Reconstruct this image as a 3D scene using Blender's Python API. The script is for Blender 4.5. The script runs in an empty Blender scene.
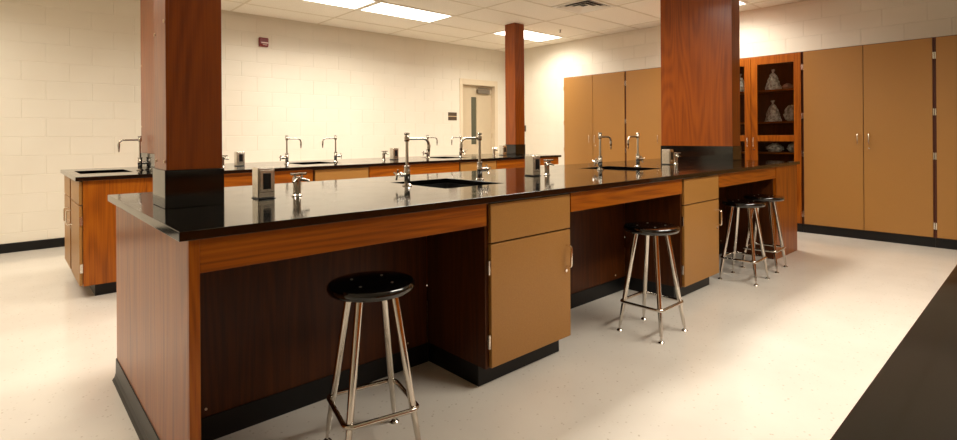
import bpy, bmesh, math, random
from mathutils import Matrix, Vector
random.seed(7)
S = bpy.context.scene
C = S.collection
PI = math.pi

# ------------------------------------------------------------------ camera
F, CX, CY, ROLL, YAW, EYE = 524.06, 488.02, 136.25, 0.00677, 0.8224, 1.193
cd = bpy.data.cameras.new('camera'); cam = bpy.data.objects.new('camera', cd); C.objects.link(cam)
cd.sensor_fit = 'HORIZONTAL'; cd.sensor_width = 36.0; cd.lens = F / 957 * 36
cd.shift_x = (478.5 - CX) / 957; cd.shift_y = (CY - 220) / 957; cd.clip_start = 0.05
fw = Vector((math.cos(YAW), math.sin(YAW), 0)); rt = Vector((math.sin(YAW), -math.cos(YAW), 0)); up = Vector((0, 0, 1))
r2 = math.cos(ROLL) * rt - math.sin(ROLL) * up; u2 = math.sin(ROLL) * rt + math.cos(ROLL) * up
m = Matrix((r2, u2, -fw)).transposed().to_4x4(); m.translation = (0, 0, EYE); cam.matrix_world = m
S.camera = cam
# ------------------------------------------------------------------ world, exposure
w = bpy.data.worlds.new('world'); S.world = w; w.use_nodes = True
w.node_tree.nodes['Background'].inputs[0].default_value = (1, .93, .82, 1)
w.node_tree.nodes['Background'].inputs[1].default_value = 0.05
S.view_settings.view_transform = 'Standard'; S.view_settings.look = 'None'
S.view_settings.gamma = 1; S.view_settings.use_curve_mapping = False
S.view_settings.exposure = 0.0
LAMP_WATTS, LAMP_GLOW, LAMP_SPREAD = 37.0, 5.0, math.radians(156)
LAMP_COLOR = (1.0, .942, .835)

# ------------------------------------------------------------------ materials
def lin(c):
    return tuple(((v / 255) / 12.92 if v / 255 <= .04045 else ((v / 255 + .055) / 1.055) ** 2.4) for v in c) + (1,)
def newmat(name):
    mt = bpy.data.materials.new(name); mt.use_nodes = True
    nt = mt.node_tree; return mt, nt, nt.nodes['Principled BSDF']
def N(nt, t, **kw):
    n = nt.nodes.new(t)
    for k, v in kw.items(): setattr(n, k, v)
    return n
def coords(nt, scale, obj=True):
    tc = N(nt, 'ShaderNodeTexCoord'); mp = N(nt, 'ShaderNodeMapping'); mp.inputs['Scale'].default_value = scale
    nt.links.new(tc.outputs['Object'], mp.inputs['Vector']); return mp.outputs['Vector']
def ramp(nt, fac, stops):
    r = N(nt, 'ShaderNodeValToRGB')
    while len(r.color_ramp.elements) < len(stops): r.color_ramp.elements.new(.5)
    for e, (p, c) in zip(r.color_ramp.elements, stops): e.position = p; e.color = c
    nt.links.new(fac, r.inputs[0]); return r.outputs[0]
def bump(nt, b, h, strength, dist=.002):
    n = N(nt, 'ShaderNodeBump'); n.inputs['Strength'].default_value = strength; n.inputs['Distance'].default_value = dist
    nt.links.new(h, n.inputs['Height']); nt.links.new(n.outputs[0], b.inputs['Normal'])
def plain(name, c, rough=.5, metal=0, coat=0, spec=.5, var=.0, vscale=8):
    mt, nt, b = newmat(name)
    b.inputs['Roughness'].default_value = rough; b.inputs['Metallic'].default_value = metal
    b.inputs['Coat Weight'].default_value = coat; b.inputs['Coat Roughness'].default_value = .12
    b.inputs['Specular IOR Level'].default_value = spec
    no = N(nt, 'ShaderNodeTexNoise'); no.inputs['Scale'].default_value = vscale; no.inputs['Detail'].default_value = 5
    nt.links.new(coords(nt, (1, 1, 1)), no.inputs['Vector'])
    l = lin(c); v = max(var, .01)
    nt.links.new(ramp(nt, no.outputs[0], [(.3, tuple(x * (1 - v) for x in l[:3]) + (1,)), (.7, tuple(min(1, x * (1 + v)) for x in l[:3]) + (1,))]), b.inputs['Base Color'])
    return mt
def wood(name, dark, mid, light, axis='z', rough=.4, coat=.22, rings=0.0):
    mt, nt, b = newmat(name)
    sc = {'z': (22, 22, .9), 'x': (.9, 22, 22), 'y': (22, .9, 22)}[axis]
    v = coords(nt, sc)
    n1 = N(nt, 'ShaderNodeTexNoise'); n1.inputs['Scale'].default_value = 1.0; n1.inputs['Detail'].default_value = 4; n1.inputs['Distortion'].default_value = .6
    nt.links.new(v, n1.inputs['Vector'])
    sc2 = tuple(s * 7 if s > 1 else s * 3 for s in sc)
    n2 = N(nt, 'ShaderNodeTexNoise'); n2.inputs['Scale'].default_value = 1.0; n2.inputs['Detail'].default_value = 3
    nt.links.new(coords(nt, sc2), n2.inputs['Vector'])
    # cathedral rings: sine of stretched low-frequency noise
    n3 = N(nt, 'ShaderNodeTexNoise'); n3.inputs['Scale'].default_value = 1.0; n3.inputs['Detail'].default_value = 0
    nt.links.new(coords(nt, tuple(s * .25 if s > 1 else s * .55 for s in sc)), n3.inputs['Vector'])
    mul = N(nt, 'ShaderNodeMath', operation='MULTIPLY'); mul.inputs[1].default_value = 70; nt.links.new(n3.outputs[0], mul.inputs[0])
    sn = N(nt, 'ShaderNodeMath', operation='SINE'); nt.links.new(mul.outputs[0], sn.inputs[0])
    s2 = N(nt, 'ShaderNodeMath', operation='MULTIPLY'); s2.inputs[1].default_value = .07 + rings; nt.links.new(sn.outputs[0], s2.inputs[0])
    a1 = N(nt, 'ShaderNodeMath', operation='MULTIPLY_ADD'); a1.inputs[1].default_value = .45; nt.links.new(n2.outputs[0], a1.inputs[0])
    a0 = N(nt, 'ShaderNodeMath', operation='MULTIPLY_ADD'); a0.inputs[1].default_value = .55; nt.links.new(n1.outputs[0], a0.inputs[0]); nt.links.new(s2.outputs[0], a0.inputs[2])
    nt.links.new(a0.outputs[0], a1.inputs[2])
    nt.links.new(ramp(nt, a1.outputs[0], [(.32, lin(dark)), (.5, lin(mid)), (.68, lin(light))]), b.inputs['Base Color'])
    b.inputs['Roughness'].default_value = rough; b.inputs['Specular IOR Level'].default_value = .25; b.inputs['Coat Weight'].default_value = coat; b.inputs['Coat Roughness'].default_value = .18
    bump(nt, b, n2.outputs[0], .06)
    return mt
M = {}
CH = ((120, 58, 3), (151, 78, 4), (165, 91, 9))
M['wood_v'] = wood('cherry_wood_vertical', *CH, axis='z')
M['wood_x'] = wood('cherry_wood_lengthwise', *CH, axis='x')
M['wood_y'] = wood('cherry_wood_crosswise', *CH, axis='y')
M['wood_col'] = wood('cherry_column_veneer', (120, 53, 2), (139, 64, 3), (150, 73, 5), axis='z', rough=.36, coat=.35, rings=.01)
M['wood_shade'] = wood('dark_cherry_shade', (60, 26, 2), (72, 33, 3), (84, 41, 5), axis='z', rough=.45, coat=.1)  # dark cherry tone with knee-space shade worked into the colour
M['edge'] = plain('dark_cherry_edge', (84, 34, 14), .4, var=.1)
# tan laminate with fine mottling
def laminate():
    mt, nt, b = newmat('tan_laminate')
    n = N(nt, 'ShaderNodeTexNoise'); n.inputs['Scale'].default_value = 160; n.inputs['Detail'].default_value = 3
    nt.links.new(coords(nt, (1, 1, 1)), n.inputs['Vector'])
    nt.links.new(ramp(nt, n.outputs[0], [(.3, lin((158, 110, 50))), (.7, lin((167, 119, 57)))]), b.inputs['Base Color'])
    b.inputs['Roughness'].default_value = .42; return mt
M['tan'] = laminate()
def epoxy():
    mt, nt, b = newmat('black_epoxy_resin')
    n = N(nt, 'ShaderNodeTexNoise'); n.inputs['Scale'].default_value = 9; n.inputs['Detail'].default_value = 6
    nt.links.new(coords(nt, (1, 1, 1)), n.inputs['Vector'])
    nt.links.new(ramp(nt, n.outputs[0], [(.3, lin((8, 7, 6))), (.7, lin((14, 12, 10)))]), b.inputs['Base Color'])
    r = N(nt, 'ShaderNodeMapRange'); r.inputs[1].default_value = .3; r.inputs[2].default_value = .75; r.inputs[3].default_value = .06; r.inputs[4].default_value = .14
    nt.links.new(n.outputs[0], r.inputs[0]); nt.links.new(r.outputs[0], b.inputs['Roughness'])
    b.inputs['Specular IOR Level'].default_value = .6
    return mt
M['epoxy'] = epoxy()
M['sink'] = plain('black_resin_sink', (10, 10, 10), .35, var=.1)
M['rubber'] = plain('black_rubber_base', (9, 8, 8), .4, var=.1, spec=.35)
M['chrome'] = plain('chrome', (205, 200, 192), .11, 1)
M['steel'] = plain('brushed_steel', (225, 220, 210), .26, 1, var=.05, vscale=60)
M['blackpl'] = plain('black_plastic', (12, 12, 13), .35)
M['seat'] = plain('black_seat_gloss', (9, 8, 8), .14, coat=.6)
M['rivet'] = plain('rivet_metal', (150, 140, 125), .3, 1)
M['screw'] = plain('pale_screw_cap', (225, 200, 165), .4)
M['handle'] = plain('satin_nickel', (238, 232, 220), .22, 1)
M['red'] = plain('red_alarm_plastic', (120, 22, 24), .35)
M['white'] = plain('white_enamel', (236, 230, 218), .45)
M['lens'] = plain('clear_strobe_lens', (225, 200, 190), .2)
M['bronze'] = plain('bronze_sign_plate', (74, 58, 40), .4, var=.05)
M['brass'] = plain('pale_sign_strip', (205, 180, 140), .4)
M['doorp'] = plain('cream_door_paint', (206, 188, 158), .45, var=.02)
M['framep'] = plain('cream_frame_paint', (226, 210, 182), .45, var=.02)
M['closer'] = plain('grey_door_closer', (128, 118, 104), .4, .4)
M['dark'] = plain('dark_recess', (26, 20, 16), .6)
M['tile'] = None
def wallpaint():
    mt, nt, b = newmat('cream_painted_block')
    n = N(nt, 'ShaderNodeTexNoise'); n.inputs['Scale'].default_value = 1.6; n.inputs['Detail'].default_value = 3
    n2 = N(nt, 'ShaderNodeTexNoise'); n2.inputs['Scale'].default_value = 120; n2.inputs['Detail'].default_value = 4
    gv = N(nt, 'ShaderNodeNewGeometry')
    nt.links.new(gv.outputs['Position'], n.inputs['Vector']); nt.links.new(gv.outputs['Position'], n2.inputs['Vector'])
    nt.links.new(ramp(nt, n.outputs[0], [(.3, lin((230, 221, 203))), (.7, lin((235, 227, 210)))]), b.inputs['Base Color'])
    b.inputs['Roughness'].default_value = .5; bump(nt, b, n2.outputs[0], .25, .0015); return mt
M['wall'] = wallpaint()
def ceil_tile():
    mt, nt, b = newmat('acoustic_ceiling_tile')
    n = N(nt, 'ShaderNodeTexNoise'); n.inputs['Scale'].default_value = 90; n.inputs['Detail'].default_value = 5
    gv = N(nt, 'ShaderNodeNewGeometry'); nt.links.new(gv.outputs['Position'], n.inputs['Vector'])
    nt.links.new(ramp(nt, n.outputs[0], [(.35, lin((236, 227, 210))), (.6, lin((246, 239, 225)))]), b.inputs['Base Color'])
    b.inputs['Roughness'].default_value = .9; bump(nt, b, n.outputs[0], .3, .002); return mt
M['tile'] = ceil_tile()
M['tbar'] = plain('ceiling_grid_enamel', (220, 208, 184), .5)
def floor_mat():
    mt, nt, b = newmat('waxed_vinyl_floor')
    gv = N(nt, 'ShaderNodeNewGeometry')
    n = N(nt, 'ShaderNodeTexNoise'); n.inputs['Scale'].default_value = 2.2; n.inputs['Detail'].default_value = 4
    v = N(nt, 'ShaderNodeTexVoronoi'); v.inputs['Scale'].default_value = 34
    n3 = N(nt, 'ShaderNodeTexNoise'); n3.inputs['Scale'].default_value = 45; n3.inputs['Detail'].default_value = 5
    for q in (n, v, n3): nt.links.new(gv.outputs['Position'], q.inputs['Vector'])
    base = ramp(nt, n.outputs[0], [(.3, lin((222, 213, 200))), (.7, lin((231, 223, 210)))])
    fl = ramp(nt, v.outputs['Distance'], [(.08, (1, 1, 1, 1)), (.2, (0, 0, 0, 1))])
    f3 = ramp(nt, n3.outputs[0], [(.42, (0, 0, 0, 1)), (.58, (1, 1, 1, 1))])
    mm = N(nt, 'ShaderNodeMath', operation='MULTIPLY'); nt.links.new(fl, mm.inputs[0]); nt.links.new(f3, mm.inputs[1])
    mx = N(nt, 'ShaderNodeMix', data_type='RGBA'); nt.links.new(mm.outputs[0], mx.inputs[0]); nt.links.new(base, mx.inputs[6]); mx.inputs[7].default_value = lin((188, 174, 154))
    nt.links.new(mx.outputs[2], b.inputs['Base Color'])
    r = N(nt, 'ShaderNodeMapRange'); r.inputs[3].default_value = .08; r.inputs[4].default_value = .16
    nt.links.new(n.outputs[0], r.inputs[0]); nt.links.new(r.outputs[0], b.inputs['Roughness'])
    bump(nt, b, n.outputs[0], .05, .01)
    return mt
M['floor'] = floor_mat()
def glassmat(name, tint, refl=1.0):
    mt = bpy.data.materials.new(name); mt.use_nodes = True; nt = mt.node_tree; nt.nodes.clear()
    o = N(nt, 'ShaderNodeOutputMaterial'); t = N(nt, 'ShaderNodeBsdfTransparent'); t.inputs[0].default_value = tint
    g = N(nt, 'ShaderNodeBsdfGlossy'); g.inputs['Roughness'].default_value = .03
    fr = N(nt, 'ShaderNodeFresnel'); fr.inputs[0].default_value = 1.35
    mx = N(nt, 'ShaderNodeMixShader'); nt.links.new(fr.outputs[0], mx.inputs[0]); nt.links.new(t.outputs[0], mx.inputs[1]); nt.links.new(g.outputs[0], mx.inputs[2])
    nt.links.new(mx.outputs[0], o.inputs[0]); return mt
M['glass'] = glassmat('cabinet_glass', (.86, .88, .86, 1))
M['doorglass'] = plain('dark_green_grey_glass', (84, 84, 66), .08)
def bagmat():
    mt, nt, b = newmat('clear_plastic_bag')
    n = N(nt, 'ShaderNodeTexNoise'); n.inputs['Scale'].default_value = 30; n.inputs['Detail'].default_value = 4
    nt.links.new(coords(nt, (1, 1, 1)), n.inputs['Vector'])
    nt.links.new(ramp(nt, n.outputs[0], [(.35, lin((215, 205, 190))), (.6, lin((252, 248, 240)))]), b.inputs['Base Color'])
    a = N(nt, 'ShaderNodeMapRange'); a.inputs[1].default_value = .35; a.inputs[2].default_value = .65; a.inputs[3].default_value = .5; a.inputs[4].default_value = 1.0
    nt.links.new(n.outputs[0], a.inputs[0]); nt.links.new(a.outputs[0], b.inputs['Alpha'])
    b.inputs['Roughness'].default_value = .2; return mt
M['bag'] = bagmat()
M['paper'] = plain('pinkish_paper_packet', (205, 160, 140), .6, var=.15, vscale=30)
def lampmat():
    mt, nt, b = newmat('lit_diffuser')
    b.inputs['Base Color'].default_value = (.9, .9, .88, 1)
    b.inputs['Emission Color'].default_value = LAMP_COLOR + (1,); b.inputs['Emission Strength'].default_value = LAMP_GLOW
    return mt
M['lamp'] = lampmat()

# ------------------------------------------------------------------ mesh helpers
def finish(name, bm, mat, parent=None, loc=None, smooth=False, bevel=0, seg=2):
    me = bpy.data.meshes.new(name); bmesh.ops.recalc_face_normals(bm, faces=bm.faces[:]); bm.to_mesh(me); bm.free()
    me.materials.append(M[mat])
    if smooth:
        for p in me.polygons: p.use_smooth = True
        me.set_sharp_from_angle(angle=math.radians(40))
    return link(name, me, parent, loc, bevel, seg)
def link(name, me, parent=None, loc=None, bevel=0, seg=2):
    o = bpy.data.objects.new(name, me); C.objects.link(o)
    if loc is not None: o.location = loc
    if parent: o.parent = parent
    if bevel:
        md = o.modifiers.new('bevel', 'BEVEL'); md.width = bevel; md.segments = seg; md.limit_method = 'ANGLE'; md.angle_limit = math.radians(40)
    return o
def bx(bm, x0, x1, y0, y1, z0, z1):
    v = [bm.verts.new(p) for p in ((x0, y0, z0), (x1, y0, z0), (x1, y1, z0), (x0, y1, z0), (x0, y0, z1), (x1, y0, z1), (x1, y1, z1), (x0, y1, z1))]
    for f in ((3, 2, 1, 0), (4, 5, 6, 7), (0, 1, 5, 4), (1, 2, 6, 5), (2, 3, 7, 6), (3, 0, 4, 7)): bm.faces.new([v[i] for i in f])
def box(name, x0, x1, y0, y1, z0, z1, mat, parent=None, bevel=.0015):
    bm = bmesh.new(); bx(bm, x0, x1, y0, y1, z0, z1); return finish(name, bm, mat, parent, bevel=bevel)
def tube(bm, pts, rad, n=12, closed=False, cap=True):
    pts = [Vector(p) for p in pts]; k = len(pts); rads = rad if isinstance(rad, (list, tuple)) else [rad] * k
    rings = []; prev = None
    for i, p in enumerate(pts):
        a = pts[(i - 1) % k] if closed or i > 0 else p; b = pts[(i + 1) % k] if closed or i < k - 1 else p
        t = (b - a).normalized()
        if prev is None:
            r = t.orthogonal().normalized()
        else:
            r = (prev - t * prev.dot(t)).normalized()
        prev = r; s = t.cross(r)
        rings.append([bm.verts.new(p + rads[i] * (math.cos(2 * PI * j / n) * r + math.sin(2 * PI * j / n) * s)) for j in range(n)])
    for i in range(k if closed else k - 1):
        A, B = rings[i], rings[(i + 1) % k]
        for j in range(n): bm.faces.new((A[j], A[(j + 1) % n], B[(j + 1) % n], B[j]))
    if cap and not closed:
        bm.faces.new(rings[0][::-1]); bm.faces.new(rings[-1])
def lathe(bm, prof, n=24, c=(0, 0), axis=None):
    rings = []
    for r, z in prof:
        rings.append([bm.verts.new((c[0] + r * math.cos(2 * PI * j / n), c[1] + r * math.sin(2 * PI * j / n), z)) for j in range(n)])
    for A, B in zip(rings, rings[1:]):
        for j in range(n): bm.faces.new((A[j], A[(j + 1) % n], B[(j + 1) % n], B[j]))
    bm.faces.new(rings[0][::-1]); bm.faces.new(rings[-1])
def thing(name, label, cat, loc=(0, 0, 0), rz=0, group=None):
    o = bpy.data.objects.new(name, None); C.objects.link(o); o.location = loc; o.rotation_euler = (0, 0, rz); o.empty_display_size = .1
    o['label'] = label; o['category'] = cat
    if group: o['group'] = group
    return o
def tag(o, label, cat, group=None):
    o['label'] = label; o['category'] = cat
    if group: o['group'] = group
    return o
def struct(o, label=None):
    o['kind'] = 'structure'
    if label: o['label'] = label
    return o
def copy_tree(o, parent=None):
    c = o.copy(); C.objects.link(c); c.parent = parent
    for ch in o.children: copy_tree(ch, c)
    return c
def dup(root, loc, rz, label):
    c = copy_tree(root); c.location = loc; c.rotation_euler = (0, 0, rz); c['label'] = label; return c

# ------------------------------------------------------------------ room shell
XL, XR, YF, YB, ZC = -2.62, 7.496, -4.0, 7.486, 2.886
struct(box('floor', XL - .15, XR + .2, YF - .15, YB + .2, -.1, 0, 'floor', bevel=0), 'glossy off-white waxed vinyl floor with faint flecks')
def cells(xs, ys, holes):
    return [[not any(h[0] <= (xs[i] + xs[i + 1]) / 2 <= h[1] and h[2] <= (ys[j] + ys[j + 1]) / 2 <= h[3] for h in holes) for j in range(len(ys) - 1)] for i in range(len(xs) - 1)]
def slab(bm, x0, x1, y0, y1, z0, z1, holes):
    xs = sorted({x0, x1, *[h[0] for h in holes], *[h[1] for h in holes]}); ys = sorted({y0, y1, *[h[2] for h in holes], *[h[3] for h in holes]})
    g = cells(xs, ys, holes); V = {}
    def v(i, j, k):
        if (i, j, k) not in V: V[i, j, k] = bm.verts.new((xs[i], ys[j], (z0, z1)[k]))
        return V[i, j, k]
    ok = lambda i, j: 0 <= i < len(xs) - 1 and 0 <= j < len(ys) - 1 and g[i][j]
    for i in range(len(xs) - 1):
        for j in range(len(ys) - 1):
            if not g[i][j]: continue
            bm.faces.new((v(i, j, 1), v(i + 1, j, 1), v(i + 1, j + 1, 1), v(i, j + 1, 1)))
            bm.faces.new((v(i, j + 1, 0), v(i + 1, j + 1, 0), v(i + 1, j, 0), v(i, j, 0)))
            for di, dj, a, b in ((-1, 0, (i, j + 1), (i, j)), (1, 0, (i + 1, j), (i + 1, j + 1)), (0, -1, (i, j), (i + 1, j)), (0, 1, (i + 1, j + 1), (i, j + 1))):
                if not ok(i + di, j + dj): bm.faces.new((v(*a, 0), v(*b, 0), v(*b, 1), v(*a, 1)))
DX0, DX1, DZ1 = 6.24, 7.21, 2.275          # door frame outer
# back wall backing, with the door opening
bm = bmesh.new()
bx(bm, XL - .15, DX0, YB + .0028, YB + .2, 0, 3.1); bx(bm, DX1, XR + .0028, YB + .0028, YB + .2, 0, 3.1); bx(bm, DX0, DX1, YB + .0028, YB + .2, DZ1, 3.1)
wall_back = struct(finish('wall_back', bm, 'wall'), 'cream painted concrete block wall behind the rear bench')
wall_right = struct(box('wall_right', XR + .0028, XR + .2, YF - .15, YB + .2, 0, 3.1, 'wall', bevel=0), 'cream painted concrete block wall above the tall cabinets')
struct(box('wall_left', XL - .15, XL, YF, YB, 0, 3.1, 'wall', bevel=0), 'cream painted wall on the left side')
struct(box('wall_front', XL - .15, XR + .0028, YF - .15, YF, 0, 3.1, 'wall', bevel=0), 'cream painted wall behind the camera')
BL, BH, JT = .4064, .2032, .004
block_mesh = {}
def block(wall, L, along, z0, z1, axis):
    key = (round(L, 4), round(z1 - z0, 4), axis)
    if key not in block_mesh:
        bm = bmesh.new(); h = z1 - z0; c = .0022; t = .003
        f = [(c, 0, c), (L - c, 0, c), (L - c, 0, h - c), (c, 0, h - c)]; k = [(0, t, 0), (L, t, 0), (L, t, h), (0, t, h)]
        if axis == 'y': f = [(p[1], p[0], p[2]) for p in f]; k = [(p[1], p[0], p[2]) for p in k]
        a = [bm.verts.new(p) for p in f]; b = [bm.verts.new(p) for p in k]
        bm.faces.new(a); bm.faces.new(b[::-1])
        for i in range(4): bm.faces.new((a[i], b[i], b[(i + 1) % 4], a[(i + 1) % 4]))
        me = bpy.data.meshes.new('wall_block'); bmesh.ops.recalc_face_normals(bm, faces=bm.faces[:]); bm.to_mesh(me); bm.free(); me.materials.append(M['wall']); block_mesh[key] = me
    link('wall_block', block_mesh[key], wall, (along, YB, z0) if axis == 'x' else (XR, along, z0))
def lay(wall, a0, a1, off, axis, holes):
    n = 0
    while n * BH < ZC + .02:
        z0, z1 = n * BH + JT / 2, min((n + 1) * BH - JT / 2, ZC + .03)
        s = off + (BL / 2 if n % 2 else 0) - 20 * BL
        while s < a1:
            p, q = max(s, a0), min(s + BL, a1); s += BL
            if q - p < .03: continue
            segs = [(p + JT / 2, q - JT / 2, z0, z1)]
            for h0, h1, hz in holes:
                new = []
                for (u, v, b, t) in segs:
                    if v <= h0 or u >= h1 or b >= hz: new.append((u, v, b, t)); continue
                    if u < h0 - .02: new.append((u, h0, b, t))
                    if v > h1 + .02: new.append((h1, v, b, t))
                    if t > hz + .02: new.append((max(u, h0), min(v, h1), hz, t))
                segs = new
            for (u, v, b, t) in segs:
                if v - u > .015: block(wall, v - u, u, b, t, axis)
        n += 1
lay(wall_back, -.75, XR, .155 + BL / 2, 'x', [(DX0, DX1, DZ1)])
lay(wall_right, -.2, YB, .12, 'y', [(-4.1, 5.74, 2.19)])
bb = struct(box('baseboard_back', XL, DX0 - .002, YB - .008, YB - .0005, 0, .1, 'rubber', bevel=.002), 'black rubber baseboard along the back block wall')
struct(box('baseboard_right', XR - .008, XR - .0005, 5.78, YB - .01, 0, .1, 'rubber', bevel=.002), 'black rubber baseboard beside the tall cabinets')

# ceiling: slab, grid, tiles
ceiling = struct(box('ceiling', XL - .15, XR + .2, YF - .15, YB + .2, 3.1, 3.2, 'tile', bevel=0), 'suspended ceiling of white acoustic tiles in a metal grid')
GX = [XL] + [7.13 - 1.2192 * k for k in range(7, -1, -1)] + [XR]; GY = [YF] + [6.92 - .6096 * k for k in range(17, -1, -1)] + [YB]
for x in GX: box('grid_bar', max(x - .012, XL), min(x + .012, XR), YF, YB, ZC, ZC + .02, 'tbar', ceiling, 0)
for y in GY: box('grid_bar', XL, XR, max(y - .012, YF), min(y + .012, YB), ZC + .0004, ZC + .02, 'tbar', ceiling, 0)
lights = set()
for i in range(len(GX) - 1):
    for j in range(len(GY) - 1):
        cy = (GY[j] + GY[j + 1]) / 2; cx = (GX[i] + GX[i + 1]) / 2
        LAYOUT = {6.005: (6.52, 4.08, 2.86, -.79), 2.955: (6.52, 4.08, 2.86, .42), -.093: (4.08, 2.86)}
        if any(abs(cy - yy) < .2 and any(abs(cx - xx) < .2 for xx in xs) for yy, xs in LAYOUT.items()): lights.add((i, j))
VENT = next((i, j) for i in range(len(GX) - 1) for j in range(len(GY) - 1) if GX[i] < 5.6 < GX[i + 1] and GY[j] < 4.2 < GY[j + 1])
tile_mesh = {}
def ctile(x0, x1, y0, y1):
    key = (round(x1 - x0, 3), round(y1 - y0, 3))
    if key not in tile_mesh:
        bm = bmesh.new(); bx(bm, .012, key[0] - .012, .012, key[1] - .012, .004, .024)
        me = bpy.data.meshes.new('ceiling_tile'); bmesh.ops.recalc_face_normals(bm, faces=bm.faces[:]); bm.to_mesh(me); bm.free(); me.materials.append(M['tile']); tile_mesh[key] = me
    link('ceiling_tile', tile_mesh[key], ceiling, (x0, y0, ZC))
def troffer(x0, x1, y0, y1, label):
    t = thing('ceiling_light', label, 'ceiling light', ((x0 + x1) / 2, (y0 + y1) / 2, ZC - .002), group='recessed fluorescent troffers')
    a, b = (x1 - x0) / 2 - .012, (y1 - y0) / 2 - .012
    bm = bmesh.new(); slab(bm, -a, a, -b, b, 0, .05, [(-a + .03, a - .03, -b + .03, b - .03)]); finish('frame', bm, 'white', t)
    box('diffuser', -a + .03, a - .03, -b + .03, b - .03, .006, .012, 'lamp', t, 0)
    ld = bpy.data.lights.new('tube_light', 'AREA'); ld.shape = 'RECTANGLE'; ld.size = 2 * (a - .035); ld.size_y = 2 * (b - .035); ld.energy = LAMP_WATTS; ld.color = LAMP_COLOR; ld.spread = LAMP_SPREAD
    lo = bpy.data.objects.new('tube_light', ld); C.objects.link(lo); lo.parent = t; lo.location = (0, 0, .003)
LL = {(2, 0): 'lit troffer in ceiling above the door, beside the slim rear column', (1, 0): 'lit troffer near the back wall, right one of the adjoining pair',
      (0, 0): 'lit troffer near the back wall, cut by the top edge of the photo', (2, 1): 'lit troffer showing as a small corner right of the wide front column'}
for i in range(len(GX) - 1):
    for j in range(len(GY) - 1):
        x0, x1, y0, y1 = GX[i], GX[i + 1], GY[j], GY[j + 1]
        if (i, j) in lights:
            cx, cy = (x0 + x1) / 2, (y0 + y1) / 2
            k = (2 if cx > 5 else 1 if cx > 3.5 else 0 if cx > 2 else 9, 0 if cy > 5 else 1 if cy > 2 else 9)
            off = {(-1, 6): 'lit troffer over the aisle left of the rear bench, above the frame', (0, 3): 'lit troffer over the near end of the front bench, above the frame',
                   (3, 3): 'lit troffer over the sink nearest the camera, above the frame', (4, 3): 'lit troffer over the middle of the front bench, above the frame',
                   (3, 0): 'lit troffer over the near part of the lower right counter', (4, 0): 'lit troffer over the far part of the lower right counter'}
            troffer(x0, x1, y0, y1, LL.get(k) if k in LL and k != (1, 1) and k != (0, 1) else off[(round(cx), round(cy))])
        elif (i, j) == VENT:
            ctile(x0, x1 - .61, y0, y1)
        else:
            ctile(x0, x1, y0, y1)
vx1, vy0, vy1 = GX[VENT[0] + 1], GY[VENT[1]], GY[VENT[1] + 1]
vt = thing('ceiling_vent', 'square white air diffuser with dark louvre gaps in the ceiling', 'air vent', (vx1 - .305, (vy0 + vy1) / 2, ZC - .002))
bm = bmesh.new(); slab(bm, -.293, .293, -.293, .293, 0, .02, [(-.25, .25, -.25, .25)]); finish('frame', bm, 'white', vt)
box('duct_box', -.26, .26, -.26, .26, .021, .12, 'dark', vt, 0)
for k, (a, b) in enumerate(((.248, .19), (.184, .125), (.118, .05))):
    bm = bmesh.new()
    lo = [bm.verts.new((sx * a, sy * a, -.008)) for sx, sy in ((-1, -1), (1, -1), (1, 1), (-1, 1))]
    hi = [bm.verts.new((sx * b, sy * b, .016)) for sx, sy in ((-1, -1), (1, -1), (1, 1), (-1, 1))]
    lo2 = [bm.verts.new(v.co + Vector((0, 0, .003))) for v in lo]; hi2 = [bm.verts.new(v.co + Vector((0, 0, .003))) for v in hi]
    for q in range(4):
        r = (q + 1) % 4
        bm.faces.new((lo[q], lo[r], hi[r], hi[q])); bm.faces.new((lo2[r], lo2[q], hi2[q], hi2[r])); bm.faces.new((lo[r], lo[q], lo2[q], lo2[r])); bm.faces.new((hi[q], hi[r], hi2[r], hi2[q]))
    finish('louvre', bm, 'white', vt)
sp = thing('sprinkler_head', 'small dark sprinkler head hanging from the ceiling', 'sprinkler', (6.553, 5.344, ZC + .004))
bm = bmesh.new(); lathe(bm, [(.03, 0), (.03, -.006), (.012, -.008)], 16); finish('escutcheon', bm, 'steel', sp, smooth=True)
bm = bmesh.new(); lathe(bm, [(.009, -.008), (.009, -.04), (.018, -.042), (.018, -.046)], 12); finish('nozzle', bm, 'closer', sp, smooth=True)

# door in the back wall
d = bpy.data.objects.new('door_1', None); C.objects.link(d); d.location = ((DX0 + DX1) / 2, YB, 0); struct(d, 'cream door with a narrow tall window in the back wall')
def dbox(name, x0, x1, y0, y1, z0, z1, mat, parent=d, bevel=.0015):
    bm = bmesh.new(); bx(bm, x0 - d.location.x, x1 - d.location.x, y0, y1, z0, z1); return finish(name, bm, mat, parent, bevel=bevel)
bm = bmesh.new()
for a in ((DX0, DX0 + .07, 0, DZ1), (DX1 - .075, DX1, 0, DZ1), (DX0 + .07, DX1 - .075, DZ1 - .105, DZ1)):
    bx(bm, a[0] - d.location.x, a[1] - d.location.x, -.012, .19, a[2], a[3])
finish('door_frame', bm, 'framep', d, bevel=.003)
lx0, lx1, lz1 = DX0 + .072, DX1 - .077, DZ1 - .107
bm = bmesh.new()
gx0, gx1, gz0, gz1 = 6.60, 6.735, 1.04, 1.95
for a in ((lx0, gx0, .005, lz1), (gx1, lx1, .005, lz1), (gx0, gx1, .005, gz0), (gx0, gx1, gz1, lz1)):
    bx(bm, a[0] - d.location.x, a[1] - d.location.x, .09, .135, a[2], a[3])
leaf = finish('door_leaf', bm, 'doorp', d)
dbox('window_pane', gx0, gx1, .108, .115, gz0, gz1, 'doorglass', leaf, 0)
dbox('back_panel', lx0, lx1, .15, .19, .005, lz1, 'dark', d, 0)
cl = dbox('door_closer', 6.73, 7.04, .03, .085, 2.02, 2.10, 'closer', leaf, .004)
dbox('closer_arm', 6.76, 7.08, .05, .065, 2.115, 2.13, 'closer', leaf, .002)
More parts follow.
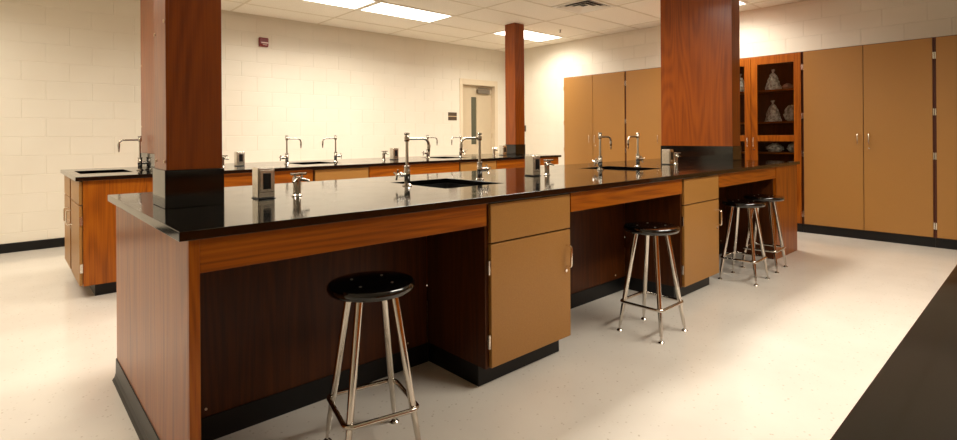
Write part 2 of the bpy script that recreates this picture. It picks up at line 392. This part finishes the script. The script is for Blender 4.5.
lv = dbox('lever_handle', lx0 + .05, lx0 + .17, .05, .065, .94, .958, 'handle', leaf, .004)
dbox('lever_rose', lx0 + .035, lx0 + .085, .07, .09, .92, .98, 'handle', leaf, .004)
for z in (.3, 1.15, 1.95): dbox('hinge', lx1 - .004, lx1 + .002, .072, .09, z, z + .1, 'handle', leaf, 0)
# sign, alarm, light switch
sg = thing('room_sign', 'dark bronze two-panel room sign on the wall beside the door', 'sign', (6.0625, YB, 1.49))
box('upper_plate', -.1, .1, -.008, 0, .08, .145, 'bronze', sg); box('lower_plate', -.1, .1, -.008, 0, 0, .065, 'bronze', sg); box('divider_strip', -.1, .1, -.006, 0, .065, .08, 'brass', sg, 0)
al = thing('fire_alarm', 'red fire alarm strobe high on the back wall', 'alarm', (2.68, YB, 2.46))
bm = bmesh.new()
prof = [(0, 0), (-.03, .0), (-.045, .012), (-.05, .03), (-.05, .108), (-.04, .125), (0, .125)]
A = [bm.verts.new((-.06, p[0], p[1])) for p in prof]; B = [bm.verts.new((.06, p[0], p[1])) for p in prof]
bm.faces.new(A[::-1]); bm.faces.new(B)
for i in range(len(prof)): j = (i + 1) % len(prof); bm.faces.new((A[i], A[j], B[j], B[i]))
finish('housing', bm, 'red', al, bevel=.005)
box('strobe_lens', -.045, .052, -.064, -.05, .042, .06, 'lens', al, .004); box('label_plate', -.02, .04, -.053, -.05, .021, .029, 'lens', al, 0)
sw = thing('wall_switch', 'small bronze switch plate on the wall behind the slim column', 'switch', (XR, 7.02, 1.28))
box('plate', -.006, 0, -.04, .04, 0, .12, 'bronze', sw); box('toggle', -.014, -.006, -.008, .008, .045, .075, 'brass', sw, .001)

# ------------------------------------------------------------------ islands
CT0, CT1 = .884, .914
def countertop(x0, x1, y0, y1, holes, label):
    bm = bmesh.new(); slab(bm, x0, x1, y0, y1, CT0, CT1, holes)
    return tag(finish('countertop', bm, 'epoxy', bevel=.0015), label, 'countertop')
def sink(x0, x1, y0, y1, label, depth=.13):
    cx, cy = (x0 + x1) / 2, (y0 + y1) / 2
    t = thing('sink', label, 'sink', (cx, cy, CT0 - depth), group='black bench sinks')
    a, b = (x1 - x0) / 2, (y1 - y0) / 2
    bm = bmesh.new(); n = 6
    def loop(a, b, z, r):
        vs = []
        for q, (sx, sy) in enumerate(((1, 1), (-1, 1), (-1, -1), (1, -1))):
            for k in range(n):
                an = PI / 2 * q + PI / 2 * k / (n - 1); vs.append(bm.verts.new((sx * (a - r) + r * math.cos(an), sy * (b - r) + r * math.sin(an), z)))
        return vs
    D = depth - .001
    L = [loop(a + .02, b + .02, D - .012, .02), loop(a + .02, b + .02, D, .02), loop(a, b, D, .02), loop(a - .008, b - .008, .03, .03), loop(a - .03, b - .03, .014, .03), loop(.02, .02, .008, .019)]
    for A, B in zip(L, L[1:]):
        for i in range(len(A)): j = (i + 1) % len(A); bm.faces.new((A[i], A[j], B[j], B[i]))
    bm.faces.new(L[-1])
    M2 = [loop(a + .006, b + .006, D - .012, .025), loop(a + .002, b + .002, .0, .03)]
    A, B = L[0], M2[0]
    for A, B in ((L[0], M2[0]), (M2[0], M2[1])):
        for i in range(len(A)): j = (i + 1) % len(A); bm.faces.new((A[j], A[i], B[i], B[j]))
    bm.faces.new(M2[1][::-1])
    finish('basin', bm, 'sink', t, smooth=True)
    bm = bmesh.new(); lathe(bm, [(.028, .009), (.028, .016), (.018, .016), (.016, .011)], 20); finish('drain', bm, 'chrome', t, smooth=True)

# bar pull on a face with outward normal n (unit vector along -Y or -X), vertical
def pull(parent, p, h, ax='y', mat='handle', r=.0055, out=.036):
    o = Vector((0, -out, 0)) if ax == 'y' else Vector((-out, 0, 0)); p = Vector(p)
    a, b = p, p + Vector((0, 0, h)); k = Vector((0, 0, .012))
    bm = bmesh.new(); tube(bm, [a, a + o * .75, a + o * .93 + k * .3, a + o + k, b + o - k, b + o * .93 - k * .3, b + o * .75, b], r, 8)
    return finish('handle', bm, mat, parent, smooth=True)
def lock(parent, p, ax='y', r=.009):
    bm = bmesh.new(); p = Vector(p); o = Vector((0, -.008, 0)) if ax == 'y' else Vector((-.008, 0, 0))
    tube(bm, [p, p + o], r, 12); finish('lock', bm, 'handle', parent, smooth=True)

def base_cabinet(x0, x1, y0, y1, label, parts=True):
    """front faces -Y at y0; x0..x1 is the door width"""
    t = thing('base_cabinet', label, 'cabinet', ((x0 + x1) / 2, (y0 + y1) / 2, 0), group='tan door base cabinets')
    ox, oy = (x0 + x1) / 2, (y0 + y1) / 2
    X0, X1, Y0, Y1 = x0 - ox, x1 - ox, y0 - oy, y1 - oy
    bm = bmesh.new(); pf = [(Y0 + .02, .1), (Y1 + .0845, .1), (Y1 + .0845, .74), (Y1, .74), (Y1, .8835), (Y0 + .02, .8835)]
    A = [bm.verts.new((X0 - .022, p[0], p[1])) for p in pf]; B = [bm.verts.new((X1 + .012, p[0], p[1])) for p in pf]
    bm.faces.new(A); bm.faces.new(B[::-1])
    for i in range(6): j = (i + 1) % 6; bm.faces.new((A[i], A[j], B[j], B[i]))
    finish('body', bm, 'wood_shade', t, bevel=.0015)
    box('kick_base', X0 - .018, X1 - .01, Y0 + .075, Y1 + .0845, 0, .0995, 'rubber', t)
    dr = box('drawer_front', X0, X1, Y0, Y0 + .0195, .692, .876, 'tan', t, .002)
    do = box('door', X0, X1, Y0, Y0 + .0195, .106, .684, 'tan', t, .002)
    pull(do, (X1 - .035, Y0, .49), .112); lock(do, (X1 - .042, Y0, .467))
    for z in (.543, .196):
        box('hinge', X0 - .012, X0 - .002, Y0 + .004, Y0 + .0185, z, z + .065, 'handle', do, 0)
    return t

# ---- front island (X .386-6.023, Y 1.770-3.200)
FX0, FX1, FY0, FY1 = .386, 6.023, 1.770, 3.200
sA = (1.742, 2.186, 2.215, 2.755); sB = (3.61, 4.055, 2.215, 2.755)
countertop(FX0, FX1, FY0, FY1, [sA, sB], 'long black countertop of the nearest lab bench, with two sinks')
sink(*sA, 'black sink in the nearest bench, the one closer to the camera'); sink(*sB, 'black sink in the nearest bench before the wide column')
PY = 1.79
base_cabinet(1.677, 2.268, PY, 2.18, 'tan base cabinet with drawer behind the nearest stool, front bench')
base_cabinet(3.570, 4.137, PY, 2.18, 'tan base cabinet with drawer between the second and third stools')
fr = thing('bench_frame', 'cherry wood frame of the nearest lab bench with knee spaces', 'bench frame', (3.2, 2.485, 0))
def fbox(par, name, x0, x1, y0, y1, z0, z1, mat, bevel=.0015, kid=None):
    o = par.location; bm = bmesh.new(); bx(bm, x0 - o.x, x1 - o.x, y0 - o.y, y1 - o.y, z0 - o.z, z1 - o.z)
    return finish(name, bm, mat, kid or par, bevel=bevel)
fbox(fr, 'end_panel', .415, .437, PY + .012, 3.165, .0, .8835, 'wood_v')
fbox(fr, 'stile', .415, .447, PY, PY + .0115, 0, .8835, 'wood_v')
fbox(fr, 'knee_shade_panel', 5.3865, 5.3995, PY + .026, 2.2585, .0, .8835, 'wood_shade')  # lining added to darken the end panel's inner face like knee-space shade
fbox(fr, 'end_panel', 5.40, 5.993, PY, 3.165, .0, .8835, 'wood_v')
for a, b in ((.4475, 1.653), (2.282, 3.546), (4.151, 5.3985)):
    fbox(fr, 'apron', a, b, PY + .004, PY + .024, .775, .8835, 'wood_x')
    e = fbox(fr, 'knee_back_panel', a - .0 if a > 1 else .4375, b, 2.265, 2.285, 0, .74, 'wood_shade')
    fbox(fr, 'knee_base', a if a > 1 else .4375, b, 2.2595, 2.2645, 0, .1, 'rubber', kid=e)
for a, b in ((.4375, 1.65), (2.285, 3.54), (4.155, 5.3995)):
    for k in (.12, .9):
        bm = bmesh.new(); x = a + (b - a) * k; tube(bm, [(x - 3.2, 2.265 - 2.485, .13), (x - 3.2, 2.262 - 2.485, .13)], .005, 10)
        finish('screw', bm, 'screw', fr)
fbox(fr, 'back_panel', .4375, 5.3995, 3.14, 3.16, .1, .8835, 'wood_v'); fbox(fr, 'back_base', .4375, 5.3995, 3.10, 3.12, 0, .0995, 'rubber')
# rubber cove base on the end panel with rounded toe
bm = bmesh.new(); pr = [(.4148, .103), (.4108, .103), (.4095, .03), (.404, .012), (.397, .003), (.395, 0), (.4148, 0)]
A = [bm.verts.new((p[0] - 3.2, 1.83 - 2.485, p[1])) for p in pr]; B = [bm.verts.new((p[0] - 3.2, 3.168 - 2.485, p[1])) for p in pr]
bm.faces.new(A); bm.faces.new(B[::-1])
for i in range(len(pr)): j = (i + 1) % len(pr); bm.faces.new((A[i], A[j], B[j], B[i]))
finish('end_base', bm, 'rubber', fr)

# ---- rear island (X .394-5.957, Y 4.852-6.163)
RX0, RX1, RY0, RY1 = .394, 5.957, 4.852, 6.163
RP = 4.884
s0 = (.462, .815, 5.27, 5.78); s1 = (2.27, 2.70, 5.235, 5.765); s2 = (4.10, 4.53, 5.235, 5.765)
countertop(RX0, RX1, RY0, RY1, [s0, s1, s2], 'long black countertop of the rear bench by the block wall')
sink(*s0, 'black sink at the left end of the rear bench'); sink(*s1, 'black sink in the rear bench, left of the pair seen past the front column'); sink(*s2, 'black sink in the rear bench in front of the door')
base_cabinet(2.238, 2.821, RP, 5.2, 'rear bench base cabinet with tan drawer, left one below the sink')
base_cabinet(4.081, 4.679, RP, 5.2, 'rear bench base cabinet with tan drawer, in front of the door')
rf = thing('bench_frame', 'cherry wood frame of the rear lab bench', 'bench frame', (3.4, 5.5, 0))
for a, b in ((1.0, 2.214), (2.835, 4.057), (4.693, 5.45)):
    fbox(rf, 'apron', a, b, RP + .004, RP + .024, .745, .8835, 'wood_x')
    e = fbox(rf, 'knee_back_panel', a, b, 5.2855, 5.3055, 0, .74, 'wood_shade'); fbox(rf, 'knee_base', a, b, 5.28, 5.285, 0, .1, 'rubber', kid=e)
fbox(rf, 'end_apron', 5.455, 5.93, RP, RP + .02, .78, .8835, 'wood_x'); fbox(rf, 'end_panel', 5.455, 5.48, RP + .0205, 6.12, 0, .8835, 'wood_v')
fbox(rf, 'back_panel', 1.0, 5.4545, 6.10, 6.12, 0, .8835, 'wood_v')
# end cabinet, doors face -X
ec = thing('end_cabinet', 'cherry end cabinet of the rear bench with tan doors and drawers facing left', 'cabinet', (.7, 5.5, 0))
bm = bmesh.new()
bx(bm, .44 - .7, .985 - .7, RP - 5.5, RP + .02 - 5.5, .1, .8835); bx(bm, .44 - .7, .985 - .7, 6.11 - 5.5, 6.13 - 5.5, .1, .8835)
bx(bm, .44 - .7, .985 - .7, RP + .02 - 5.5, 6.11 - 5.5, .1, .12); bx(bm, .965 - .7, .985 - .7, RP + .02 - 5.5, 6.11 - 5.5, .12, .8835)
bx(bm, .44 - .7, .46 - .7, RP + .02 - 5.5, 6.11 - 5.5, .12, .73)
finish('body', bm, 'wood_v', ec)
fbox(ec, 'kick_base', .515, .985, 4.955, 6.09, 0, .0995, 'rubber')
fbox(ec, 'centre_stile', .424, .4395, 5.50, 5.60, .12, .8835, 'edge')
for y0, y1, hy in ((RP + .012, 5.50, 5.44), (5.60, 6.118, 5.66)):
    fbox(ec, 'drawer_front', .4175, .437, y0, y1, .704, .876, 'tan', .002)
    do = fbox(ec, 'door', .4175, .437, y0, y1, .106, .696, 'tan', .002)
    pull(do, (.4175 - .7, hy - 5.5, .50), .112, 'x'); lock(do, (.4175 - .7, hy - 5.5, .475), 'x')
    for z in (.55, .2):
        yy = RP + .002 if y0 < 5.5 else 6.119
        fbox(ec, 'hinge', .420, .437, yy, yy + .008, z, z + .065, 'handle', 0, do)

# ---- third island, only its worktop edge shows at the lower right
countertop(.386, 6.02, -1.29, .14, [], 'dark countertop filling the lower right corner of the photo')
tf = thing('bench_frame', 'cherry wood frame under the dark countertop at lower right', 'bench frame', (3.2, -.57, 0))
for x in (.415, 5.97): fbox(tf, 'end_panel', x, x + .022, -1.26, .11, 0, .8835, 'wood_v')
for y in (-1.25, .09): fbox(tf, 'side_panel', .4375, 5.9695, y, y + .02, .1, .8835, 'wood_v'); fbox(tf, 'kick_base', .4375, 5.9695, y + (.03 if y < 0 else -.03), y + (.04 if y < 0 else -.02), 0, .0995, 'rubber')

# ------------------------------------------------------------------ columns
def column(x0, x1, y0, y1, label, screws=()):
    cx, cy = (x0 + x1) / 2, (y0 + y1) / 2
    t = thing('column', label, 'column', (cx, cy, CT1 + .0005))
    a, b = (x1 - x0) / 2, (y1 - y0) / 2; T = ZC - CT1 - .003
    # veneer cladding: four panels round a core
    e = .006
    box('front_panel', -a + e + .012, a - e, -b + e, -b + e + .012, .152, T, 'wood_col', t, .001)
    box('side_panel', -a + e, -a + e + .012, -b + e, b - e, .152, T, 'wood_col', t, .001)
    box('side_panel', a - e - .012, a - e, -b + e + .0125, b - e, .152, T, 'wood_col', t, .001)
    box('back_panel', -a + e + .0125, a - e - .0125, b - e - .012, b - e, .152, T, 'wood_col', t, .001)
    bm = bmesh.new(); slab(bm, -a, a, -b, b, 0, .1515, [(-a + .02, a - .02, -b + .02, b - .02)]); finish('base_wrap', bm, 'epoxy', t, bevel=.002)
    for (dy, z) in screws:
        bm = bmesh.new(); tube(bm, [(-a + e, -b + dy, z - CT1), (-a + e - .004, -b + dy, z - CT1)], .006, 10); finish('screw', bm, 'screw', t)
    return t
column(.472, .690, 2.383, 2.611, 'square cherry column on the near end of the front bench', [(.025, 1.66), (.195, 1.63), (.03, 1.10), (.185, 1.10)])
column(5.79, 6.015, 2.35, 3.196, 'wide cherry column rising from the far end of the front bench')
column(.925, 1.14, 4.95, 5.64, 'cherry column on the rear bench, half hidden behind the near column', [(.65, 1.85), (.65, 1.3)])
column(5.61, 5.822, 5.44, 5.66, 'slim cherry column at the far end of the rear bench')

# ------------------------------------------------------------------ bench fixtures
def make_faucet(label):
    t = thing('lab_faucet', label, 'faucet', group='gooseneck bench faucets')
    bm = bmesh.new(); lathe(bm, [(.027, 0), (.027, .005), (.021, .01), (.0165, .014), (.0165, .05), (.018, .052), (.018, .088), (.0165, .09), (.0165, .104), (.019, .105), (.019, .113), (.0095, .116)], 20); finish('base_body', bm, 'chrome', t, smooth=True)
    bm = bmesh.new(); tube(bm, [(0, 0, .114), (0, 0, .255)], .0088, 14); finish('riser', bm, 'chrome', t, smooth=True)
    bm = bmesh.new(); lathe(bm, [(.0135, .252), (.015, .256), (.015, .28), (.0125, .284), (.0125, .29), (.017, .294), (.014, .301), (.004, .302)], 18); cap = finish('swivel_cap', bm, 'chrome', t, smooth=True)
    pts = [(.01, 0, .267), (.06, 0, .267), (.115, 0, .267)]
    for k in range(1, 9):
        an = PI / 2 * k / 8; pts.append((.115 + .038 * math.sin(an), 0, .267 - .038 + .038 * math.cos(an)))
    bm = bmesh.new(); tube(bm, pts, .0075, 12); finish('spout', bm, 'chrome', t, smooth=True)
    bm = bmesh.new(); lathe(bm, [(.0105, .231), (.0105, .215), (.0085, .213), (.0095, .207), (.0078, .203), (.0085, .197), (.0068, .193), (.0075, .187), (.005, .168), (.0045, .163)], 14, c=(.153, 0)); finish('nozzle', bm, 'chrome', t, smooth=True)
    bm = bmesh.new(); tube(bm, [(-.014, 0, .066), (-.03, 0, .066), (-.031, 0, .066), (-.05, 0, .066), (-.051, 0, .066), (-.062, 0, .066)], [.012, .012, .0145, .0145, .008, .008], 14); v = finish('valve', bm, 'chrome', t, smooth=True)
    bm = bmesh.new()
    for an in (.3, .3 + PI / 2):
        dy, dz = .03 * math.cos(an), .03 * math.sin(an); tube(bm, [(-.066, -dy, .066 - dz), (-.066, -dy * .35, .066 - dz * .35), (-.066, dy * .35, .066 + dz * .35), (-.066, dy, .066 + dz)], [.0065, .0045, .0045, .0065], 8)
    tube(bm, [(-.058, 0, .066), (-.074, 0, .066)], .009, 12)
    finish('cross_handle', bm, 'chrome', v, smooth=True)
    return t
Z1 = CT1 + .0005
f0 = make_faucet('tall chrome faucet left of the sink nearest the camera, arm pointing right'); f0.location = (1.684, 2.49, Z1)
dup(f0, (2.238, 2.49, Z1), PI, 'chrome faucet right of the sink nearest the camera, arm pointing left')
dup(f0, (3.549, 2.49, Z1), 0, 'chrome faucet left of the far sink on the front bench')
dup(f0, (4.115, 2.49, Z1), PI, 'chrome faucet between the far front bench sink and wide column')
dup(f0, (.892, 5.46, Z1), PI, 'lone chrome faucet at the left end of the rear bench')
dup(f0, (2.207, 5.5, Z1), 0, 'rear bench faucet whose arm points right, left of the two beneath the alarm')
dup(f0, (2.76, 5.5, Z1), PI, 'rear bench faucet whose arm points left, facing its twin below the alarm')
dup(f0, (4.039, 5.5, Z1), 0, 'rear bench faucet seen through the nearest faucet arm, left of the door')
dup(f0, (4.593, 5.5, Z1), PI, 'rear bench faucet standing right in front of the door')

def make_outlet(label):
    t = thing('outlet_box', label, 'outlet box', group='steel pedestal outlet boxes')
    box('foot_plate', -.039, .039, -.05, .04, 0, .003, 'blackpl', t, .0005)
    box('housing', -.0375, .0375, -.045, .036, .0032, .143, 'steel', t, .005)
    c = box('cover_plate', -.031, .031, -.05, -.0455, .03, .132, 'steel', t, .003)
    box('receptacle', -.017, .017, -.0535, -.0505, .045, .117, 'blackpl', c, .001)
    bm = bmesh.new(); tube(bm, [(0, -.0505, .038), (0, -.053, .038)], .004, 8); finish('screw', bm, 'chrome', c)
    return t
o0 = make_outlet('steel outlet box nearest the camera, right of the square column'); o0.location = (.886, 2.485, Z1)
dup(o0, (2.728, 2.485, Z1), 0, 'steel outlet box midway along the front bench')
dup(o0, (4.622, 2.485, Z1), 0, 'steel outlet box against the dark base of the wide column')
dup(o0, (1.732, 5.5, Z1), 0, 'rear bench outlet box just right of the square near column')
dup(o0, (3.53, 5.5, Z1), 0, 'rear bench outlet box left of the tall nearest faucet')
dup(o0, (5.40, 5.5, Z1), 0, 'rear bench outlet box beside the slim rear column')

def make_valve(label):
    t = thing('gas_valve', label, 'gas valve', group='chrome double gas turrets')
    bm = bmesh.new(); lathe(bm, [(.024, 0), (.024, .004), (.02, .008), (.018, .01), (.018, .068), (.02, .07), (.02, .088), (.014, .093), (.003, .094)], 18); finish('post', bm, 'chrome', t, smooth=True)
    for s in (-1, 1):
        an = .35 if s > 0 else PI - .9; dx, dy = math.cos(an), -math.sin(an)
        bm = bmesh.new(); tube(bm, [(dx * .012, dy * .012, .08), (dx * .022, dy * .022, .08), (dx * .023, dy * .023, .08), (dx * .032, dy * .032, .077), (dx * .058, dy * .058, .07)], [.011, .011, .0085, .008, .005], 10)
        oc = finish('outlet', bm, 'chrome', t, smooth=True)
        hx, hy = dx * .024, dy * .024
        bm = bmesh.new(); tube(bm, [(hx, hy, .088), (hx, hy, .104)], .006, 8)
        for q in (.4, .4 + PI / 2): tube(bm, [(hx - .026 * math.cos(q), hy - .026 * math.sin(q), .106), (hx + .026 * math.cos(q), hy + .026 * math.sin(q), .106)], [.0055, .0055], 8)
        finish('cross_handle', bm, 'chrome', oc, smooth=True)
    return t
v0 = make_valve('chrome gas turret beside the nearest outlet box'); v0.location = (1.03, 2.45, Z1)
dup(v0, (2.845, 2.45, Z1), 0, 'chrome gas turret midway along the front bench')
dup(v0, (4.725, 2.45, Z1), 0, 'chrome gas turret in front of the wide column base')
dup(v0, (1.575, 5.5, Z1), 0, 'rear bench gas turret peeking out right of the square column')
dup(v0, (3.385, 5.5, Z1), 0, 'rear bench gas turret left of the tall nearest faucet')
dup(v0, (5.223, 5.5, Z1), 0, 'rear bench gas turret at right edge of the door')

# ------------------------------------------------------------------ stools
def make_stool(label):
    t = thing('lab_stool', label, 'stool', group='black seat chrome lab stools')
    bm = bmesh.new(); lathe(bm, [(.12, .609), (.15, .607), (.161, .613), (.1655, .623), (.165, .633), (.158, .641), (.13, .644), (.04, .642), (.01, .6415)], 40); seat = finish('seat', bm, 'seat', t, smooth=True)
    for an in range(4):
        q = PI / 4 + an * PI / 2; bm = bmesh.new(); lathe(bm, [(.006, .6415), (.006, .6445), (.003, .646)], 10, c=(.085 * math.cos(q), .085 * math.sin(q))); finish('rivet', bm, 'rivet', seat, smooth=True)
    bm = bmesh.new(); lathe(bm, [(.1, .601), (.1, .6065), (.02, .6065)], 24); finish('mount_plate', bm, 'blackpl', t, smooth=True)
    for sx in (-1, 1):
        for sy in (-1, 1):
            P = lambda z: ((.141 - (.141 - .066) * z / .605) * sx, (.141 - (.141 - .066) * z / .605) * sy, z)
            bm = bmesh.new(); tube(bm, [P(.035), P(.06), P(.19), P(.604)], [.0085, .0105, .0135, .0155], 14); leg = finish('leg', bm, 'chrome', t, smooth=True)
            x, y, z_ = P(.02); bm = bmesh.new(); lathe(bm, [(.017, 0), (.018, .004), (.012, .011), (.006, .015), (.006, .04)], 14, c=(x, y)); finish('glide', bm, 'chrome', leg, smooth=True)
    h = .137; r = .03; pts = []
    for q, (sx, sy) in enumerate(((1, 1), (-1, 1), (-1, -1), (1, -1))):
        for k in range(6): an = PI / 2 * (q + k / 5); pts.append((sx * (h - r) + r * math.cos(an), sy * (h - r) + r * math.sin(an), .18))
    bm = bmesh.new(); tube(bm, pts, .0095, 10, closed=True); finish('foot_ring', bm, 'chrome', t, smooth=True)
    return t
st = make_stool('black round stool with chrome legs nearest the camera'); st.location = (1.034, 1.774, 0); st.rotation_euler[2] = math.radians(-13)
dup(st, (2.903, 1.668, 0), 0, 'black round stool standing alone between the two tan base cabinets')
dup(st, (4.485, 1.738, 0), math.radians(2), 'black round stool beside the far base cabinet, front one of the pair')
dup(st, (5.01, 1.765, 0), math.radians(4), 'black round stool farthest away, partly hidden behind another stool')

# ------------------------------------------------------------------ tall wall cabinets
TX, TZ = 7.12, 2.197
YS = [5.752, 4.5225, 3.293, 2.0635, .834, -.396]
def tall_cab(y1, y0, label):
    cy = (y0 + y1) / 2; t = thing('tall_cabinet', label, 'cabinet', ((TX + XR) / 2, cy, 0), group='tall tan storage cabinets'); L = t.location
    fbox(t, 'body', TX + .0205, XR - .002, y0 + .0005, y1 - .0005, .1, TZ, 'edge'); fbox(t, 'kick_base', TX + .012, XR - .004, y0 + .0005, y1 - .0005, 0, .0995, 'rubber')
    mid = (y0 + y1) / 2
    for a, b, s in ((mid + .003, y1 - .016, 1), (y0 + .016, mid - .003, -1)):
        do = fbox(t, 'door', TX, TX + .02, a, b, .106, TZ - .008, 'tan', .002)
        hy = (a + .05) if s > 0 else (b - .05)
        pull(do, (TX - L.x, hy - cy, 1.08), .112, 'x')
        if s < 0: lock(do, (TX - L.x, hy - cy, 1.03), 'x')
        hg = b + .003 if s > 0 else a - .013
        for z in (.19, .92, 1.38, 1.97): fbox(t, 'hinge', TX + .002, TX + .019, hg, hg + .010, z, z + .07, 'handle', 0, do)
tall_cab(YS[0], YS[1], 'tall tan cabinet leftmost of the row on the right wall')
tall_cab(YS[1], YS[2], 'tall tan cabinet just left of the wide column, partly hidden')
tall_cab(YS[3], YS[4], 'tall tan cabinet right of the glass-door cabinet, both doors in full view')
tall_cab(YS[4], YS[5], 'tall tan cabinet cut off by the right edge of the photo')
gy1, gy0 = YS[2], YS[3]; gmid = 2.657
g = thing('glass_cabinet', 'cherry display cabinet with glass doors behind the wide column', 'cabinet', ((TX + XR) / 2, (gy0 + gy1) / 2, 0))
bm = bmesh.new(); L = g.location
for a in ((XR - .014, XR - .002, gy0 + .001, gy1 - .001, .1, TZ), (TX + .021, XR - .014, gy0 + .001, gy0 + .02, .1, TZ), (TX + .021, XR - .014, gy1 - .02, gy1 - .001, .1, TZ), (TX + .021, XR - .014, gy0 + .02, gy1 - .02, TZ - .02, TZ), (TX + .021, XR - .014, gy0 + .02, gy1 - .02, .1, .12)):
    bx(bm, a[0] - L.x, a[1] - L.x, a[2] - L.y, a[3] - L.y, a[4], a[5])
finish('body', bm, 'wood_shade', g)
fbox(g, 'kick_base', TX + .012, XR - .004, gy0 + .001, gy1 - .001, 0, .0995, 'rubber')
SH = (.55, .945, 1.335, 1.74)
for z in SH: fbox(g, 'shelf', TX + .04, XR - .015, gy0 + .021, gy1 - .021, z, z + .02, 'wood_y')
for a, b, s in ((gmid + .002, gy1 - .012, 1), (gy0 + .014, gmid - .002, -1)):
    do = bpy.data.objects.new('door', None); C.objects.link(do); do.parent = g
    bm = bmesh.new()
    y_in0, y_in1 = a + .078, b - .078
    def q(y0, y1, z0, z1, x0=TX, x1=TX + .02): bx(bm, x0 - L.x, x1 - L.x, y0 - L.y, y1 - L.y, z0, z1)
    q(a, y_in0, .106, TZ - .008); q(y_in1, b, .106, TZ - .008)
    for z0, z1 in ((.106, .19), (1.105, 1.182), (2.085, TZ - .008)): q(y_in0, y_in1, z0, z1)
    bpy.data.objects.remove(do); do = finish('door', bm, 'wood_v', g, bevel=.002)
    for z0, z1 in ((.19, 1.105), (1.182, 2.085)): fbox(g, 'glass_pane', TX + .008, TX + .012, y_in0, y_in1, z0, z1, 'glass', 0, do)
    hy = a + .035 if s > 0 else b - .035
    pull(do, (TX - L.x, hy - L.y, 1.04), .112, 'x')
    if s < 0: lock(do, (TX - L.x, hy - L.y, 1.0), 'x')
    hg = b + .001 if s > 0 else a - .011
    for z in (.19, .92, 1.38, 1.97): fbox(g, 'hinge', TX + .002, TX + .019, hg, hg + .009, z, z + .07, 'handle', 0, do)
# bags and packets on the shelves
def bag(name, y, z, w, h, d, kind, label, cat='bag', mat='bag', x=7.29):
    rnd = random.Random(int(y * 1000 + z * 77)); bm = bmesh.new(); n, k = 22, 12; rings = []
    for i in range(k + 1):
        u = i / k
        if kind == 'cone': r = (1 - u) ** .75 * .86 + .14 * (1 - u ** 3) if u < 1 else .03
        else: r = math.sin(PI * (.12 + .84 * u)) ** .6
        if kind == 'cone' and u > .8: r = .17 + .08 * math.sin(20 * u)
        ring = []
        for j in range(n):
            an = 2 * PI * j / n; f = r * (1 + rnd.uniform(-.16, .16) * (0 if i == 0 else 1))
            ring.append(bm.verts.new((w / 2 * 0 + d / 2 * f * math.cos(an), w / 2 * f * math.sin(an), h * u + (rnd.uniform(-.04, .04) * h if 0 < i else 0))))
        rings.append(ring)
    for A, B in zip(rings, rings[1:]):
        for j in range(n): bm.faces.new((A[j], A[(j + 1) % n], B[(j + 1) % n], B[j]))
    bm.faces.new(rings[0][::-1]); bm.faces.new(rings[-1])
    return tag(finish(name, bm, mat, loc=(x, y, z)), label, cat, 'bags on the cabinet shelves')
bag('plastic_bag', 2.445, 1.7605, .19, .26, .16, 'cone', 'tall gathered clear plastic bag on the upper glass cabinet shelf')
bag('paper_packet', 2.275, 1.7605, .11, .075, .12, 'blob', 'small pinkish packet beside the bag on the upper glass cabinet shelf', 'packet', 'paper')
bag('plastic_bag', 2.45, 1.3555, .2, .27, .16, 'cone', 'tall gathered plastic bag on the middle glass cabinet shelf')
bag('plastic_bag', 2.23, 1.3555, .18, .20, .15, 'blob', 'rounded stuffed plastic bag on the middle glass cabinet shelf')
bag('plastic_bag', 2.43, .9655, .2, .11, .16, 'blob', 'flat plastic bag low in the glass cabinet, left one')
bag('plastic_bag', 2.205, .9655, .15, .12, .16, 'blob', 'flat plastic bag low in the glass cabinet, right one')
bag('plastic_bag', 2.86, 1.7605, .2, .24, .16, 'cone', 'plastic bag glimpsed through the left glass door beside the column')
